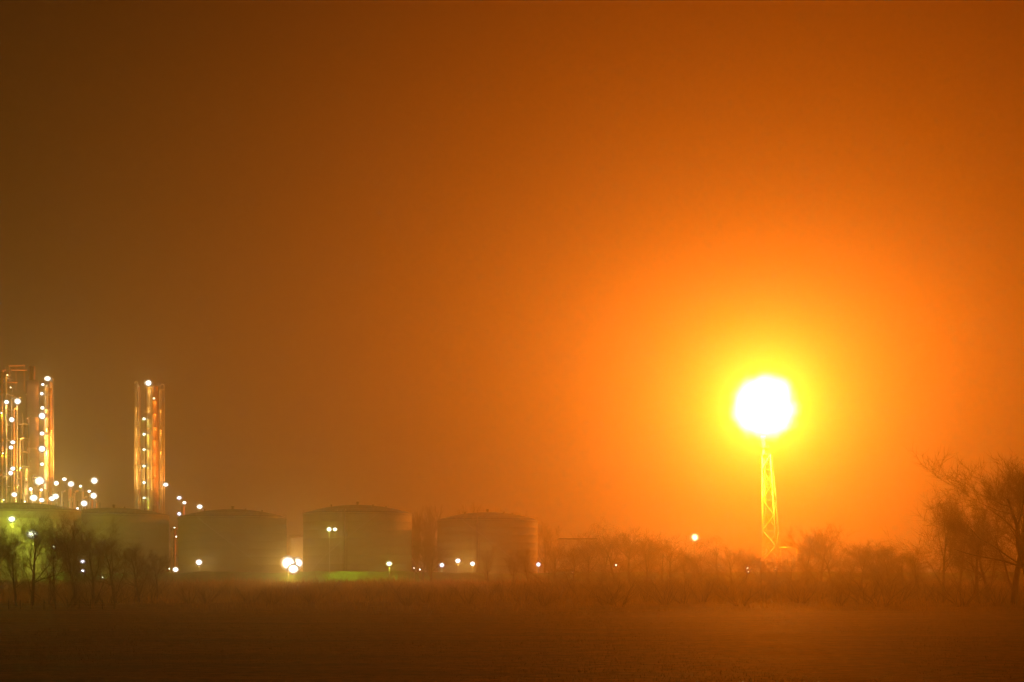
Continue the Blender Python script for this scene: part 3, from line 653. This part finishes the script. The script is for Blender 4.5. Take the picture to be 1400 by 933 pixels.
plant(1412, 590, 170, 'oak', 'tallest dark tree cut by the right picture edge', GR, 1.2)
plant(1335, 700, 195, 'oak', 'low bare tree under the birches, toward the edge', GR, 1.3)
# shrubs of the hedge in front
GH = 'bare shrubs along the field hedge'
k = 0; hedge = []
for px in range(-12, 1430, 27):
    top = 776 + tn.uniform(-9, 9) if px < 760 else (764 if px < 1150 else 752) + tn.uniform(-9, 7)
    if px < 230: top = 765 + tn.uniform(-12, 10)
    hedge.append((px + tn.uniform(-6, 6), top, tn.uniform(166, 215)))
LMK = [(0, 'the left picture edge'), (113, 'the two bluish lamps'), (240, 'the gap beside the third tank'), (318, 'the third tank'), (401, 'the brightest lamp cluster'), (456, 'the twin floodlight pole'), (532, 'the green bank lamp'), (626, 'the three low lamps'),
       (736, 'the last tank corner lamp'), (842, 'the tiny halfway hedge lamp'), (950, 'the warm street lamp'), (1050, 'the flare tower'), (1140, 'the twin treetops right of the flare'), (1225, 'the clear sky gap by the birches'), (1290, 'the weeping birch'), (1390, 'the tall edge tree')]
us = {}
for i, (px, top, Y) in enumerate(hedge):
    d, mx_, nm_ = min((abs(px - a), a, b_) for a, b_ in LMK); us.setdefault((nm_, px > mx_), []).append((d, i))
hl = {}
for (nm_, rt), lst in us.items():
    for q, (_, i) in enumerate(sorted(lst)): hl[i] = 'bare hedge shrub below and %s of %s%s' % ('right' if rt else 'left', nm_, '' if len(lst) == 1 else ', ' + ['nearer', 'next', 'farther', 'farthest'][q] + ' one')
for i, (px, top, Y) in enumerate(hedge): plant(px, top, Y, 'shrub', hl[i], GH, tn.uniform(1.5, 2.1))

for i in range(19):
    px = 752 + i * 27 + tn.uniform(-5, 5); nm_, dx = where(px)
    plant(px, 757 + tn.uniform(-6, 8), tn.uniform(245, 300), 'shrub', 'hazy back row shrub, %s' % ('just right of the last tank,just left of the low shed,below the low shed,just right of the low shed,left of the tiny halfway hedge lamp,right of the tiny halfway hedge lamp,midway from halfway lamp to street lamp,a little left of the street lamp,directly below the warm street lamp,just right of the street lamp,midway from street lamp to flare tower,a little left of the flare tower,directly below the flare tower,just right of the flare tower foot,below the twin treetops,right of the twin treetops,midway from flare tower to birch,a little left of the birch,directly below the weeping birch'.split(',')[i]), 'shrubs of the back row under the right trees', tn.uniform(1.8, 2.4))

# uncountable brush at the foot of the hedge and tufts of grass on the field
def blades(name, count, fx_, hmin, hmax, wid, m, lean, seed):
    rn = random.Random(seed); mb = MB()
    for _ in range(count):
        x, y = fx_(rn); hh = rn.uniform(hmin, hmax) * (min(1, .12 + max(0, y - 184 - 9 * math.sin(x * .07) - 5 * math.sin(x * .19)) / 60) if name == 'undergrowth' else 1) * (1 + .5 * math.sin(x * .21) * math.sin(x * .057 + 1)); a = rn.uniform(0, 3.14); w_ = wid * rn.uniform(.6, 1.4)
        p = Vector((x, y, -.05)); s_ = Vector((math.cos(a), math.sin(a), 0)) * w_; tp = p + Vector((rn.gauss(0, lean) * hh, rn.gauss(0, lean) * hh, hh))
        mb.tri(p - s_, p + s_, tp)
    tag(mb.build(name, m), kind='stuff'); return
blades('undergrowth', 26000, lambda r: ((lambda y: (r.uniform(-.40, .40) * y, y))(182 + 110 * r.random() ** .8)), .4, 2.4, .022, M['brush'], .22, 1)
blades('grass', 60000, lambda r: ((lambda y: (r.uniform(-.40, .40) * y, y))(70 + 130 * r.random())), .05, .2, .02, M['grass'], .3, 2)
blades('scrub', 34000, lambda r: (lambda y: (r.uniform(-.40, .40) * y, y))(r.uniform(235, 490)), .9, 2.6, .07, M['brush'], .2, 9)
bpy.data.objects['scrub']['label'] = 'rough scrub on the flat ground between hedge and bank'
blades('far_woods', 9000, lambda r: (r.uniform(-620, 620), r.uniform(1180, 1420)), 6, 13, 1.1, M['twig'], .12, 4)
bpy.data.objects['far_woods']['label'] = 'far wood closing the flat land behind the refinery'
bpy.data.objects['undergrowth']['label'] = 'dry brush along the foot of the hedge'
bpy.data.objects['grass']['label'] = 'short grass of the dark field'

# wire fence at the left end of the field
e = thing('wire_fence', (P(75, 0, 205).x, 205, 0), 'low wire fence before the bare trees at the left end of the field', 'fence')
for i in range(11):
    x = P(-4 + i * 16, 0, 205).x; MB().tube((x, 205, -.1), (x + tn.uniform(-.05, .05), 205, 1.35), .07, .06, 6).build('post', M['wood'], e)
w_ = MB()
for z in (.45, .8, 1.15): w_.tube((P(-4, 0, 205).x, 204.92, z), (P(156, 0, 205).x, 204.92, z), .012, .012, 3)
w_.build('wire', M['galv'], e)

# ------------------------------------------------------------------ haze
hz = MB(); zt_ = 118.0; hz.box((0, 650, (zt_ - 1.5) / 2), (3200, 1900, zt_ + 1.5))
hm = bpy.data.materials.new('haze'); hm.use_nodes = True; n = hm.node_tree.nodes; l = hm.node_tree.links; n.clear()
o_ = n.new('ShaderNodeOutputMaterial'); pv = n.new('ShaderNodeVolumePrincipled'); l.new(pv.outputs[0], o_.inputs['Volume'])
pv.inputs['Color'].default_value = (.95, .95, .95, 1); pv.inputs['Density'].default_value = HAZE; pv.inputs['Anisotropy'].default_value = HAZE_G
hm.cycles.homogeneous_volume = True
tag(hz.build('haze', hm), label='night mist lit by the flare', kind='stuff')
